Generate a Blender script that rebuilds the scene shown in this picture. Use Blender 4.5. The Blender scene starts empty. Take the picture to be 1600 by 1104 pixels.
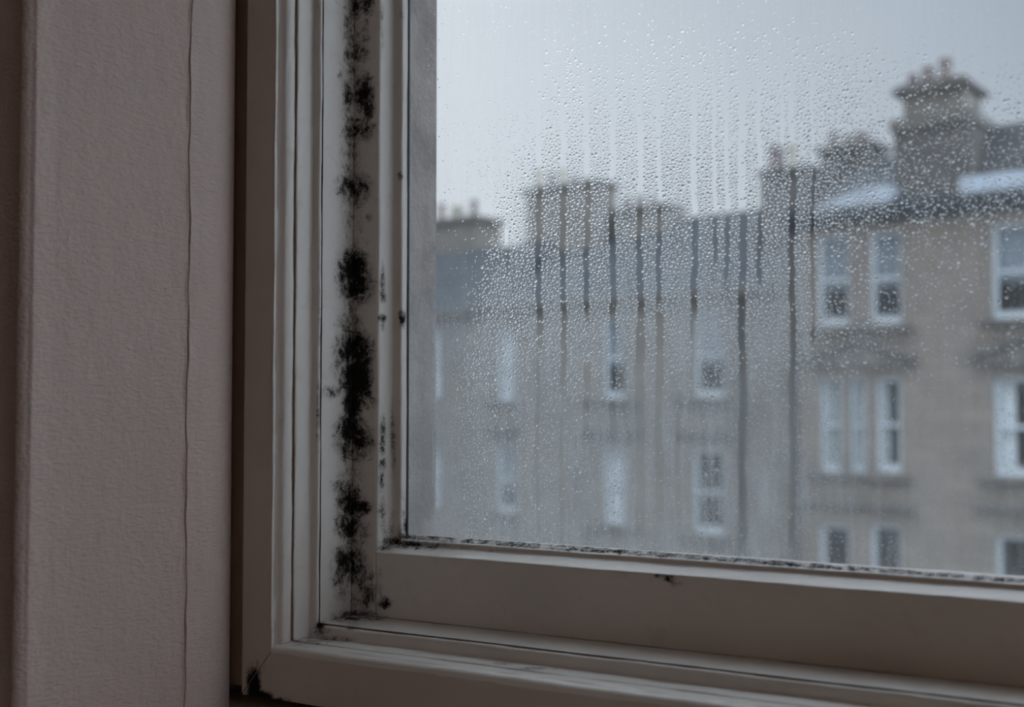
import bpy, math, random
import numpy as np
from mathutils import Vector

random.seed(7)
rng = np.random.default_rng(7)
scn = bpy.context.scene
col = scn.collection

# ------------------------------------------------------------------ camera
F = 1700.0                       # focal length in pixels of the 1600 px wide frame
ALPHA = math.radians(26.5)       # turned left of the window's normal
PITCH = math.atan(60.0 / F)
CAMZ = 1.45
D = 1.0
cam_d = bpy.data.cameras.new('camera')
cam = bpy.data.objects.new('camera', cam_d)
col.objects.link(cam)
cam.location = (0, -D, CAMZ)
cam.rotation_euler = (math.pi / 2 + PITCH, 0, ALPHA)
cam_d.sensor_width = 36
cam_d.lens = 36 * F / 1600
cam_d.clip_start = 0.02
cam_d.clip_end = 500
cam_d.dof.use_dof = True
cam_d.dof.focus_distance = 1.13
cam_d.dof.aperture_fstop = 3.2
scn.camera = cam

scn.view_settings.view_transform = 'Standard'
scn.view_settings.look = 'None'
scn.view_settings.gamma = 1
scn.view_settings.use_curve_mapping = False
scn.view_settings.exposure = 0.0

scn.cycles.max_bounces = 14
scn.cycles.diffuse_bounces = 6
scn.cycles.glossy_bounces = 4
scn.cycles.transmission_bounces = 8
scn.cycles.transparent_max_bounces = 16

# ------------------------------------------------------------------ sky (overcast)
world = bpy.data.worlds.new('overcast_sky')
scn.world = world
world.use_nodes = True
wn = world.node_tree
wn.nodes.clear()
def N(t, k, **kw):
    n = t.nodes.new(k)
    for a, b in kw.items():
        setattr(n, a, b)
    return n
SIDE_BOOST = 6.6
w_tc = N(wn, 'ShaderNodeTexCoord')
w_no = N(wn, 'ShaderNodeTexNoise')
w_no.inputs['Scale'].default_value = 2.2
w_no.inputs['Detail'].default_value = 5
w_no.inputs['Roughness'].default_value = 0.5
wn.links.new(w_tc.outputs['Generated'], w_no.inputs['Vector'])
w_dot = N(wn, 'ShaderNodeVectorMath', operation='DOT_PRODUCT')
w_dot.inputs[1].default_value = (0.80, -0.30, 0.10)    # the cloud is thicker towards the right
wn.links.new(w_tc.outputs['Generated'], w_dot.inputs[0])
w_a = N(wn, 'ShaderNodeMath', operation='MULTIPLY_ADD')
w_a.inputs[1].default_value = 2.0
wn.links.new(w_dot.outputs['Value'], w_a.inputs[0])
w_m = N(wn, 'ShaderNodeMath', operation='MULTIPLY_ADD')
w_m.inputs[1].default_value = 0.35
w_m.inputs[2].default_value = 1.17
wn.links.new(w_no.outputs['Fac'], w_m.inputs[0])
wn.links.new(w_m.outputs[0], w_a.inputs[2])
w_r = N(wn, 'ShaderNodeValToRGB')
w_r.color_ramp.elements[0].position = 0.15
w_r.color_ramp.elements[0].color = (0.73, 0.80, 0.865, 1)
w_r.color_ramp.elements[1].position = 0.95
w_r.color_ramp.elements[1].color = (0.34, 0.415, 0.50, 1)
wn.links.new(w_a.outputs[0], w_r.inputs['Fac'])
w_b = N(wn, 'ShaderNodeBackground')
w_d2 = N(wn, 'ShaderNodeVectorMath', operation='DOT_PRODUCT')
w_d2.inputs[1].default_value = (0.93, -0.30, 0.20)    # bright lobe added to the unseen sky here, to light the room
wn.links.new(w_tc.outputs['Generated'], w_d2.inputs[0])
w_c = N(wn, 'ShaderNodeMath', operation='MAXIMUM'); w_c.inputs[1].default_value = 0.0
wn.links.new(w_d2.outputs['Value'], w_c.inputs[0])
w_p = N(wn, 'ShaderNodeMath', operation='POWER'); w_p.inputs[1].default_value = 3.0
wn.links.new(w_c.outputs[0], w_p.inputs[0])
w_s = N(wn, 'ShaderNodeMath', operation='MULTIPLY_ADD'); w_s.inputs[1].default_value = SIDE_BOOST; w_s.inputs[2].default_value = 1.0
wn.links.new(w_p.outputs[0], w_s.inputs[0])
w_z = N(wn, 'ShaderNodeSeparateXYZ')
wn.links.new(w_tc.outputs['Generated'], w_z.inputs[0])
w_z2 = N(wn, 'ShaderNodeMapRange')                     # an overcast sky is brightest overhead
w_z2.inputs['From Min'].default_value = 0.34; w_z2.inputs['From Max'].default_value = 1.0
w_z2.inputs['To Min'].default_value = 0.0; w_z2.inputs['To Max'].default_value = 7.0
wn.links.new(w_z.outputs[2], w_z2.inputs['Value'])
w_t = N(wn, 'ShaderNodeMath', operation='ADD')
wn.links.new(w_s.outputs[0], w_t.inputs[0]); wn.links.new(w_z2.outputs[0], w_t.inputs[1])
wn.links.new(w_t.outputs[0], w_b.inputs['Strength'])
wn.links.new(w_r.outputs['Color'], w_b.inputs['Color'])
w_o = N(wn, 'ShaderNodeOutputWorld')
wn.links.new(w_b.outputs[0], w_o.inputs['Surface'])

# ------------------------------------------------------------------ helpers: pixels <-> points
FW = np.array([-math.sin(ALPHA) * math.cos(PITCH), math.cos(ALPHA) * math.cos(PITCH), math.sin(PITCH)])
RT = np.array([math.cos(ALPHA), math.sin(ALPHA), 0.0])
UP = np.cross(RT, FW)
CAM = np.array([0, -D, CAMZ])

def ray(px, py):
    return FW + RT * ((px - 800) / F) - UP * ((py - 552) / F)

def at_y(px, py, y):
    d = ray(px, py)
    return CAM + d * ((y + D) / d[1])

def project(P):
    v = np.asarray(P, float) - CAM
    z = v @ FW
    return 800 + F * (v @ RT) / z, 552 - F * (v @ UP) / z

def X_(px, y):
    return float(at_y(px, 500, y)[0])

def Z_(py, y, px=1000):
    return float(at_y(px, py, y)[2])

# ------------------------------------------------------------------ helpers: objects
def tag(o, label=None, cat=None, group=None, kind=None):
    if label: o['label'] = label
    if cat: o['category'] = cat
    if group: o['group'] = group
    if kind: o['kind'] = kind
    return o

def empty(name, loc=(0, 0, 0), parent=None):
    o = bpy.data.objects.new(name, None)
    o.empty_display_size = 0.1
    col.objects.link(o)
    o.location = loc
    if parent: o.parent = parent
    return o

def mesh(name, verts, faces, mat, parent=None, smooth=False, attrs=None, bevel=0, loc=None):
    me = bpy.data.meshes.new(name)
    verts = np.asarray(verts, float)
    if loc is not None:
        verts = verts - np.asarray(loc, float)
    me.from_pydata([tuple(v) for v in verts], [], [tuple(int(i) for i in f) for f in faces])
    me.materials.append(mat)
    me.update()
    if smooth:
        me.polygons.foreach_set('use_smooth', [True] * len(me.polygons))
    if attrs:
        for k, a in attrs.items():
            at = me.attributes.new(k, 'FLOAT', 'POINT')
            at.data.foreach_set('value', np.asarray(a, np.float32))
    o = bpy.data.objects.new(name, me)
    if loc is not None: o.location = loc
    col.objects.link(o)
    if parent: o.parent = parent
    if bevel:
        b = o.modifiers.new('edge', 'BEVEL')
        b.width = bevel
        b.segments = 2
        b.limit_method = 'ANGLE'
    return o

class MB:
    """collects boxes, prisms and lathes into one mesh"""
    def __init__(s): s.v = []; s.f = []
    def add(s, v, f):
        n = len(s.v); s.v += [tuple(p) for p in v]; s.f += [tuple(i + n for i in q) for q in f]
    def box(s, x0, x1, y0, y1, z0, z1, T=None):
        v = [(x, y, z) for x in (x0, x1) for y in (y0, y1) for z in (z0, z1)]
        if T: v = [T(*p) for p in v]
        s.add(v, [(0, 1, 3, 2), (4, 6, 7, 5), (0, 4, 5, 1), (2, 3, 7, 6), (0, 2, 6, 4), (1, 5, 7, 3)])
    def prism(s, poly, a0, a1, T=None):
        """poly in (u, z), extruded over v from a0 to a1"""
        n = len(poly)
        v = [(u, a0, z) for u, z in poly] + [(u, a1, z) for u, z in poly]
        if T: v = [T(*p) for p in v]
        s.add(v, [tuple(range(n))[::-1], tuple(range(n, 2 * n))] + [(i, (i + 1) % n, n + (i + 1) % n, n + i) for i in range(n)])
    def prism_u(s, poly, u0, u1, T=None):
        """poly in (v, z), extruded over u"""
        n = len(poly)
        v = [(u0, a, z) for a, z in poly] + [(u1, a, z) for a, z in poly]
        if T: v = [T(*p) for p in v]
        s.add(v, [tuple(range(n)), tuple(range(n, 2 * n))[::-1]] + [(i, n + i, n + (i + 1) % n, (i + 1) % n) for i in range(n)])
    def lathe(s, cx, cy, prof, seg=14, T=None):
        v = []
        for r, z in prof:
            for k in range(seg):
                a = 2 * math.pi * k / seg
                p = (cx + r * math.cos(a), cy + r * math.sin(a), z)
                v.append(T(*p) if T else p)
        f = []
        for j in range(len(prof) - 1):
            for k in range(seg):
                k2 = (k + 1) % seg
                f.append((j * seg + k, j * seg + k2, (j + 1) * seg + k2, (j + 1) * seg + k))
        f.append(tuple(range(seg))[::-1])
        f.append(tuple((len(prof) - 1) * seg + k for k in range(seg)))
        s.add(v, f)
    def build(s, name, mat, parent=None, smooth=False, bevel=0, loc=None):
        return mesh(name, s.v, s.f, mat, parent, smooth, bevel=bevel, loc=loc)

# ------------------------------------------------------------------ materials
def new_mat(name):
    m = bpy.data.materials.new(name)
    m.use_nodes = True
    t = m.node_tree
    t.nodes.clear()
    o = N(t, 'ShaderNodeOutputMaterial')
    return m, t, o

def pbsdf(t, color=(1, 1, 1), rough=0.5, spec=0.5, metal=0):
    p = N(t, 'ShaderNodeBsdfPrincipled')
    p.inputs['Base Color'].default_value = (*color, 1)
    p.inputs['Roughness'].default_value = rough
    p.inputs['Specular IOR Level'].default_value = spec
    p.inputs['Metallic'].default_value = metal
    return p

def noise(t, vec, scale, detail=6, rough=0.6, dist=0.0):
    n = N(t, 'ShaderNodeTexNoise')
    n.inputs['Scale'].default_value = scale
    n.inputs['Detail'].default_value = detail
    n.inputs['Roughness'].default_value = rough
    n.inputs['Distortion'].default_value = dist
    t.links.new(vec, n.inputs['Vector'])
    return n.outputs['Fac']

def mth(t, op, a, b=None, c=None, clamp=False):
    n = N(t, 'ShaderNodeMath', operation=op)
    n.use_clamp = clamp
    for i, q in enumerate((a, b, c)):
        if q is None: continue
        if isinstance(q, (int, float)): n.inputs[i].default_value = q
        else: t.links.new(q, n.inputs[i])
    return n.outputs[0]

def mixc(t, fac, a, b, blend='MIX'):
    n = N(t, 'ShaderNodeMix', data_type='RGBA', blend_type=blend)
    for s, q in ((n.inputs['Factor'], fac), (n.inputs[6], a), (n.inputs[7], b)):
        if isinstance(q, (int, float)): s.default_value = q
        elif isinstance(q, tuple): s.default_value = (*q, 1)
        else: t.links.new(q, s)
    return n.outputs[2]

def ramp(t, fac, p0, p1):
    n = N(t, 'ShaderNodeMapRange')
    n.interpolation_type = 'SMOOTHSTEP'
    n.inputs['From Min'].default_value = p0
    n.inputs['From Max'].default_value = p1
    t.links.new(fac, n.inputs['Value'])
    return n.outputs[0]

def bump(t, h, strength, dist):
    b = N(t, 'ShaderNodeBump')
    b.inputs['Strength'].default_value = strength
    b.inputs['Distance'].default_value = dist
    t.links.new(h, b.inputs['Height'])
    return b.outputs[0]

def objvec(t, scale=(1, 1, 1)):
    tc = N(t, 'ShaderNodeTexCoord')
    mp = N(t, 'ShaderNodeMapping')
    mp.inputs['Scale'].default_value = scale
    t.links.new(tc.outputs['Object'], mp.inputs['Vector'])
    return mp.outputs[0]

def painted_wood(name, base, stretch, mould=True, rough=0.33):
    """old gloss paint on wood: faint brush marks, yellowing, black mould where the mesh says so"""
    m, t, o = new_mat(name)
    p = pbsdf(t, base, rough, 0.45)
    v = objvec(t)
    vs = objvec(t, stretch)
    tone = ramp(t, noise(t, v, 7, 4), 0.3, 0.75)
    c = mixc(t, tone, tuple(q * 0.93 for q in base), tuple(min(1, q * 1.04) for q in base))
    dirt = ramp(t, noise(t, v, 38, 8, 0.7), 0.52, 0.78)
    c = mixc(t, mth(t, 'MULTIPLY', dirt, 0.25), c, (0.30, 0.24, 0.17))
    brush = noise(t, vs, 90, 4, 0.5)
    lump = noise(t, v, 60, 4, 0.5)
    h = mth(t, 'ADD', mth(t, 'MULTIPLY', brush, 0.6), mth(t, 'MULTIPLY', lump, 0.8))
    t.links.new(bump(t, h, 0.35, 0.0012), p.inputs['Normal'])
    if mould:
        at = N(t, 'ShaderNodeAttribute', attribute_name='mould')
        den = at.outputs['Fac']
        n1 = noise(t, v, 120, 8, 0.72, 0.4)
        n2 = noise(t, v, 520, 5, 0.7)
        n3 = noise(t, v, 1300, 3, 0.6)
        nn = mth(t, 'ADD', mth(t, 'MULTIPLY', n1, 0.62), mth(t, 'ADD', mth(t, 'MULTIPLY', n2, 0.28), mth(t, 'MULTIPLY', n3, 0.14)))
        s = mth(t, 'ADD', mth(t, 'MULTIPLY', mth(t, 'SUBTRACT', nn, 0.52), 2.3), mth(t, 'MULTIPLY', den, 0.46))
        core = ramp(t, s, 0.20, 0.56)
        core = mth(t, 'MULTIPLY', core, ramp(t, den, 0.03, 0.15))
        halo = ramp(t, s, -0.12, 0.45)
        halo = mth(t, 'MULTIPLY', halo, ramp(t, den, 0.05, 0.6))
        c = mixc(t, mth(t, 'MULTIPLY', halo, 0.72), c, (0.14, 0.115, 0.095))
        c = mixc(t, mth(t, 'MULTIPLY', core, 0.97), c, (0.009, 0.0085, 0.0075))
        r = mth(t, 'ADD', rough, mth(t, 'MULTIPLY', core, 0.5))
        t.links.new(r, p.inputs['Roughness'])
        sp = mth(t, 'MULTIPLY', mth(t, 'SUBTRACT', 1.0, core), 0.45)
        t.links.new(sp, p.inputs['Specular IOR Level'])
    t.links.new(c, p.inputs['Base Color'])
    t.links.new(p.outputs[0], o.inputs['Surface'])
    return m

PAINT = (0.70, 0.64, 0.575)
M = {}
M['paint_v'] = painted_wood('white_gloss_paint_upright', PAINT, (1, 1, 0.06))
M['paint_h'] = painted_wood('white_gloss_paint_level', PAINT, (0.06, 1, 1))
M['paint_arch'] = painted_wood('cream_paint_surround', (0.56, 0.47, 0.40), (1, 1, 0.06))

def wall_paper():
    m, t, o = new_mat('mauve_beige_textured_paper')
    p = pbsdf(t, (0.5, 0.43, 0.40), 0.75, 0.2)
    v = objvec(t)
    vd = objvec(t, (1, 1.0, 0.5))
    rot = N(t, 'ShaderNodeMapping')
    rot.inputs['Rotation'].default_value = (math.radians(-55), 0, 0)
    rot.inputs['Scale'].default_value = (1, 0.35, 1.2)
    t.links.new(v, rot.inputs['Vector'])
    tone = noise(t, v, 5, 3)
    c = mixc(t, tone, (0.56, 0.435, 0.37), (0.63, 0.495, 0.425))
    t.links.new(c, p.inputs['Base Color'])
    h = mth(t, 'ADD', mth(t, 'MULTIPLY', noise(t, rot.outputs[0], 260, 6, 0.6, 0.6), 1.0), mth(t, 'MULTIPLY', noise(t, vd, 60, 3), 1.2))
    t.links.new(bump(t, h, 0.9, 0.0022), p.inputs['Normal'])
    t.links.new(p.outputs[0], o.inputs['Surface'])
    return m
M['paper'] = wall_paper()

def plain(name, base, rough=0.7, var=0.12, scale=4, bstr=0.0, bscale=40, bdist=0.01, spec=0.3, base2=None):
    m, t, o = new_mat(name)
    p = pbsdf(t, base, rough, spec)
    v = objvec(t)
    f = noise(t, v, scale, 6)
    f = ramp(t, f, 0.3, 0.7)
    c = mixc(t, f, tuple(q * (1 - var) for q in base), base2 or tuple(min(1, q * (1 + var)) for q in base))
    t.links.new(c, p.inputs['Base Color'])
    if bstr:
        t.links.new(bump(t, noise(t, v, bscale, 5), bstr, bdist), p.inputs['Normal'])
    t.links.new(p.outputs[0], o.inputs['Surface'])
    return m

def stone(name, c1, c2, bw=0.55, bh=0.28):
    m, t, o = new_mat(name)
    p = pbsdf(t, c1, 0.9, 0.15)
    tc = N(t, 'ShaderNodeTexCoord')
    sx = N(t, 'ShaderNodeSeparateXYZ')
    t.links.new(tc.outputs['Object'], sx.inputs[0])
    cx = N(t, 'ShaderNodeCombineXYZ')
    s = mth(t, 'ADD', sx.outputs[0], mth(t, 'MULTIPLY', sx.outputs[1], 1.0))
    t.links.new(s, cx.inputs[0]); t.links.new(sx.outputs[2], cx.inputs[1])
    b = N(t, 'ShaderNodeTexBrick')
    b.inputs['Scale'].default_value = 1
    b.inputs['Brick Width'].default_value = bw
    b.inputs['Row Height'].default_value = bh
    b.inputs['Mortar Size'].default_value = 0.01
    b.inputs['Color1'].default_value = (*c1, 1)
    b.inputs['Color2'].default_value = (*c2, 1)
    b.inputs['Mortar'].default_value = (*[q * 0.7 for q in c1], 1)
    t.links.new(cx.outputs[0], b.inputs['Vector'])
    grime = ramp(t, noise(t, tc.outputs['Object'], 0.9, 7, 0.6), 0.42, 0.78)
    c = mixc(t, mth(t, 'MULTIPLY', grime, 0.45), b.outputs['Color'], (0.10, 0.095, 0.09))
    t.links.new(c, p.inputs['Base Color'])
    t.links.new(bump(t, noise(t, tc.outputs['Object'], 9, 6), 0.4, 0.02), p.inputs['Normal'])
    t.links.new(p.outputs[0], o.inputs['Surface'])
    return m

def slate(name, c1, c2):
    m, t, o = new_mat(name)
    p = pbsdf(t, c1, 0.8, 0.15)
    tc = N(t, 'ShaderNodeTexCoord')
    sx = N(t, 'ShaderNodeSeparateXYZ')
    t.links.new(tc.outputs['Object'], sx.inputs[0])
    cx = N(t, 'ShaderNodeCombineXYZ')
    t.links.new(sx.outputs[0], cx.inputs[0]); t.links.new(sx.outputs[2], cx.inputs[1])
    b = N(t, 'ShaderNodeTexBrick')
    b.inputs['Scale'].default_value = 1
    b.inputs['Brick Width'].default_value = 0.28
    b.inputs['Row Height'].default_value = 0.16
    b.inputs['Mortar Size'].default_value = 0.008
    b.inputs['Color1'].default_value = (*c1, 1)
    b.inputs['Color2'].default_value = (*c2, 1)
    b.inputs['Mortar'].default_value = (*[q * 0.5 for q in c1], 1)
    t.links.new(cx.outputs[0], b.inputs['Vector'])
    moss = ramp(t, noise(t, tc.outputs['Object'], 1.3, 6), 0.5, 0.8)
    c = mixc(t, mth(t, 'MULTIPLY', moss, 0.35), b.outputs['Color'], (0.13, 0.12, 0.10))
    t.links.new(c, p.inputs['Base Color'])
    t.links.new(p.outputs[0], o.inputs['Surface'])
    return m

M['sandstone'] = stone('buff_sandstone', (0.225, 0.185, 0.15), (0.26, 0.215, 0.175))
M['sandstone_grey'] = stone('greyed_sandstone', (0.20, 0.175, 0.15), (0.235, 0.205, 0.175))
M['sandstone_dark'] = stone('blackened_sandstone', (0.11, 0.098, 0.09), (0.15, 0.135, 0.122), 0.4, 0.25)
M['render_grey'] = plain('grey_harled_render', (0.30, 0.285, 0.28), 0.9, 0.15, 3, 0.4, 30, 0.02)
M['trim_stone'] = plain('weathered_dressed_stone', (0.14, 0.125, 0.11), 0.9, 0.25, 4)
M['margin'] = plain('warm_dressed_stone', (0.20, 0.165, 0.14), 0.9, 0.15, 4)
M['slate'] = slate('wet_blue_slate', (0.04, 0.044, 0.048), (0.06, 0.065, 0.07))
M['slate_brown'] = slate('wet_brown_slate', (0.062, 0.057, 0.055), (0.09, 0.082, 0.078))
M['lead'] = plain('pale_wet_lead', (0.46, 0.50, 0.55), 0.35, 0.12, 3, spec=0.6)
M['clay'] = plain('terracotta_clay', (0.21, 0.165, 0.15), 0.8, 0.2, 6)
M['clay_cream'] = plain('cream_fireclay', (0.42, 0.38, 0.31), 0.8, 0.12, 6)
M['white_sash'] = plain('white_painted_sash', (0.60, 0.63, 0.64), 0.5, 0.05, 4)
M['curtain'] = plain('white_net_curtain', (0.78, 0.80, 0.80), 0.9, 0.08, 6)
M['blind'] = plain('grey_roller_blind', (0.27, 0.30, 0.33), 0.9, 0.06, 6)
M['inside'] = plain('dim_plaster', (0.20, 0.20, 0.20), 0.9, 0.1, 3)
M['iron'] = plain('black_cast_iron', (0.05, 0.055, 0.06), 0.5, 0.1, 5)
M['asphalt'] = plain('wet_paving', (0.26, 0.26, 0.265), 0.3, 0.15, 2)
M['kerb'] = plain('grey_paving', (0.26, 0.26, 0.26), 0.7, 0.15, 2)
M['jamb_stone'] = plain('grey_brown_jamb_stone', (0.25, 0.215, 0.19), 0.9, 0.25, 14, 0.8, 120, 0.004)
M['room_wall'] = plain('warm_room_plaster', (0.66, 0.55, 0.47), 0.9, 0.04, 3)
M['ceiling'] = plain('off_white_ceiling', (0.72, 0.66, 0.60), 0.9, 0.03, 3)

def floor_mat():
    m, t, o = new_mat('varnished_floorboards')
    p = pbsdf(t, (0.3, 0.18, 0.1), 0.4, 0.4)
    tc = N(t, 'ShaderNodeTexCoord')
    b = N(t, 'ShaderNodeTexBrick')
    b.inputs['Scale'].default_value = 1
    b.inputs['Brick Width'].default_value = 1.8
    b.inputs['Row Height'].default_value = 0.13
    b.inputs['Mortar Size'].default_value = 0.003
    b.inputs['Color1'].default_value = (0.34, 0.21, 0.12, 1)
    b.inputs['Color2'].default_value = (0.27, 0.16, 0.09, 1)
    b.inputs['Mortar'].default_value = (0.04, 0.02, 0.01, 1)
    t.links.new(tc.outputs['Object'], b.inputs['Vector'])
    t.links.new(b.outputs['Color'], p.inputs['Base Color'])
    t.links.new(p.outputs[0], o.inputs['Surface'])
    return m
M['floor'] = floor_mat()

def pane_mat(name, tint=0.985, gloss_min=0.03):
    """thin clear pane: straight-through light plus a mirror-like share at a slant"""
    m, t, o = new_mat(name)
    tr = N(t, 'ShaderNodeBsdfTransparent'); tr.inputs[0].default_value = (tint, tint, tint, 1)
    gl = N(t, 'ShaderNodeBsdfGlossy'); gl.inputs['Roughness'].default_value = 0.02
    lw = N(t, 'ShaderNodeLayerWeight'); lw.inputs['Blend'].default_value = 0.5
    fr = mth(t, 'MULTIPLY_ADD', mth(t, 'POWER', lw.outputs['Facing'], 5.0), 0.95, 0.04)
    mx = N(t, 'ShaderNodeMixShader')
    t.links.new(fr, mx.inputs[0]); t.links.new(tr.outputs[0], mx.inputs[1]); t.links.new(gl.outputs[0], mx.inputs[2])
    t.links.new(mx.outputs[0], o.inputs['Surface'])
    return m
M['pane'] = pane_mat('clear_window_glass')
M['far_pane'] = pane_mat('far_window_glass', 0.93)

def film_mat():
    """breath-like mist of droplets too small to see, thickness held in the mesh"""
    m, t, o = new_mat('misted_glass_film')
    at = N(t, 'ShaderNodeAttribute', attribute_name='mist')
    v = objvec(t, (1, 1, 1)); vs = objvec(t, (1, 1, 0.10))
    g = noise(t, v, 900, 3, 0.6)
    s = noise(t, vs, 150, 5, 0.6)
    k = mth(t, 'ADD', mth(t, 'MULTIPLY', ramp(t, g, 0.35, 0.68), 0.75), mth(t, 'MULTIPLY', ramp(t, s, 0.3, 0.7), 0.45))
    f = mth(t, 'MULTIPLY', at.outputs['Fac'], mth(t, 'ADD', k, 0.3), clamp=True)
    tr = N(t, 'ShaderNodeBsdfTransparent')
    tl = N(t, 'ShaderNodeBsdfTranslucent'); tl.inputs[0].default_value = (0.41, 0.415, 0.41, 1)
    mx = N(t, 'ShaderNodeMixShader')
    t.links.new(f, mx.inputs[0]); t.links.new(tr.outputs[0], mx.inputs[1]); t.links.new(tl.outputs[0], mx.inputs[2])
    t.links.new(mx.outputs[0], o.inputs['Surface'])
    return m
M['film'] = film_mat()

def water_mat():
    m, t, o = new_mat('water')
    g = N(t, 'ShaderNodeBsdfGlass'); g.inputs['IOR'].default_value = 1.33; g.inputs['Roughness'].default_value = 0.0
    g.inputs[0].default_value = (1, 1, 1, 1)
    t.links.new(g.outputs[0], o.inputs['Surface'])
    return m
M['water'] = water_mat()

# ------------------------------------------------------------------ mould: where it grows on the frame (x, y, rx, ry, strength)
BLOBS = [
    (556, 5, 14, 22, .9), (573, 8, 10, 14, 1.0), (546, 45, 9, 30, .7), (563, 62, 14, 16, .55), (571, 40, 6, 16, .6), (562, 82, 12, 14, .85), (546, 85, 9, 18, .8),
    (550, 110, 7, 20, .55), (544, 150, 8, 22, .95), (569, 148, 13, 27, 1.3), (575, 172, 9, 18, 1.1), (562, 178, 18, 12, .4), (566, 200, 18, 18, .9), (548, 205, 10, 20, .9), (550, 235, 8, 20, .7),
    (532, 118, 4, 8, .7), (552, 292, 22, 20, 1.0), (540, 285, 14, 14, .75), (568, 300, 10, 14, .8), (553, 312, 16, 12, .8), (548, 262, 12, 16, .55), (548, 345, 8, 22, .5), (560, 350, 8, 20, .35),
    (552, 420, 19, 26, 1.5), (558, 445, 20, 24, 1.3), (545, 432, 16, 30, 1.1), (551, 482, 7, 20, .75), (548, 505, 18, 16, .7), (572, 462, 10, 10, .4),
    (552, 545, 20, 28, 1.4), (566, 560, 14, 32, 1.3), (535, 548, 14, 24, .75), (556, 590, 19, 30, 1.6), (568, 600, 13, 28, 1.2), (530, 575, 12, 16, .55), (520, 612, 14, 9, .75), (551, 630, 12, 26, 1.5), (572, 630, 18, 10, .6),
    (548, 672, 18, 24, 1.4), (560, 690, 20, 22, 1.1), (538, 685, 14, 24, .9), (550, 712, 16, 12, .8), (545, 735, 5, 20, .55), (540, 762, 18, 16, .85), (535, 745, 12, 10, .5),
    (548, 785, 16, 22, 1.35), (564, 793, 14, 11, 1.2), (534, 790, 10, 26, .7), (545, 820, 17, 22, 1.2), (560, 830, 16, 20, .7), (550, 852, 12, 16, .7), (540, 875, 16, 22, 1.15), (555, 885, 18, 26, .95),
    (530, 895, 12, 26, .75), (535, 920, 12, 20, .55), (565, 905, 14, 18, .8), (575, 925, 11, 14, .95), (578, 900, 8, 8, .7), (570, 940, 16, 10, .7),
    (600, 942, 10, 8, 1.05), (592, 920, 6, 10, .6), (594, 900, 5, 22, .35), (558, 958, 30, 5, .9), (545, 966, 26, 5, .8), (575, 966, 30, 4, .6), (500, 977, 6, 5, 1.3), (502, 985, 14, 6, .8),
    (520, 998, 30, 5, .6), (480, 1002, 30, 6, .55), (465, 1000, 10, 3, .6), (1046, 903, 7, 4, 1.5), (1030, 899, 8, 3, .9), (1055, 912, 10, 4, .5), (790, 1037, 16, 3, .5), (830, 1044, 30, 3, .5),
    (598, 440, 4, 22, .75), (598, 462, 4, 10, .8), (597, 497, 6, 6, 1.0), (629, 500, 4, 10, 1.3), (628, 490, 5, 6, .9), (597, 510, 4, 6, .6), (598, 675, 4, 24, .9), (597, 700, 4, 12, .9), (598, 725, 5, 10, .8), (596, 750, 4, 16, .85),
    (613, 680, 3, 50, .6), (616, 700, 3, 40, .6), (597, 800, 5, 22, .7), (600, 830, 6, 20, .4), (612, 835, 5, 30, .5), (632, 790, 6, 25, .4),
    (615, 846, 16, 6, 1.1), (640, 850, 26, 6, 1.0), (670, 853, 26, 5, .8), (600, 856, 10, 4, .8), (626, 830, 6, 10, .8), (637, 822, 6, 14, 1.1), (632, 838, 10, 4, 1.2),
    (700, 857, 40, 4, .4), (690, 846, 60, 4, .4), (760, 860, 60, 3, .3), (597, 20, 4, 16, .5), (597, 60, 4, 30, .35), (625, 275, 4, 6, .8), (628, 20, 6, 20, .35),
    (576, 340, 5, 6, .7), (584, 535, 3, 8, .7), (582, 555, 3, 6, .6), (583, 630, 4, 8, .6), (396, 1072, 8, 22, 1.9), (408, 1088, 14, 8, 1.9), (402, 1050, 5, 14, .9), (425, 1094, 22, 4, 1.4), (412, 1040, 3, 10, .4),  # the strong lower left ones blacken the corner gap of the surround
    (497, 640, 3, 60, .6), (499, 500, 2, 120, .35), (457, 760, 2, 60, .35),
]
r_m = random.Random(4)
for k in range(120):                                   # the putty along the foot of the glass is black with it
    x_ = 646 + 8 * k
    BLOBS.append((x_ + r_m.uniform(-4, 4), 842 + .0717 * (x_ - 622) - 4.6, r_m.uniform(7, 14), r_m.uniform(2.6, 3.8), r_m.uniform(.45, .95)))

def mould_at(P):
    P = np.asarray(P, float)
    px, py = project(P)
    d = np.zeros(len(P))
    for cx, cy, rx, ry, s in BLOBS:
        q = ((px - cx) / (rx * 1.15)) ** 2 + ((py - cy) / (ry * 1.15)) ** 2
        d = np.maximum(d, s * np.exp(-0.75 * q ** 1.25))
    # thin specks around everything in the damp corner
    d = np.maximum(d, 0.40 * np.exp(-((px - 551) / 26.0) ** 2) * (py > -200) * (py < 984))
    yc = 842 + .0717 * (px - 622)                      # the band of soft old putty under the glass
    band = (px > 642) & (py > yc - 9) & (py < yc - 1.4) & (P[:, 1] > -.0125)
    d = np.where(band, np.maximum(d, .72), d)
    return d

def axis_steps(a, b, lo, hi, fine, coarse):
    """coordinates from a to b, fine inside lo..hi"""
    out = [a]
    while out[-1] < b - 1e-9:
        x = out[-1]
        out.append(min(b, x + (fine if lo - 1e-9 <= x < hi else min(coarse, (lo - x) if x < lo else coarse))))
    return out

# window opening: the lower left corner is the one in view
GL = X_(638, -.001)                       # left edge of the glass
XC = GL + 0.535                           # middle of the window
TOPZ = CAMZ + 1.35                        # upper edge of the upper pane
GB = Z_(861, -.001)

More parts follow.
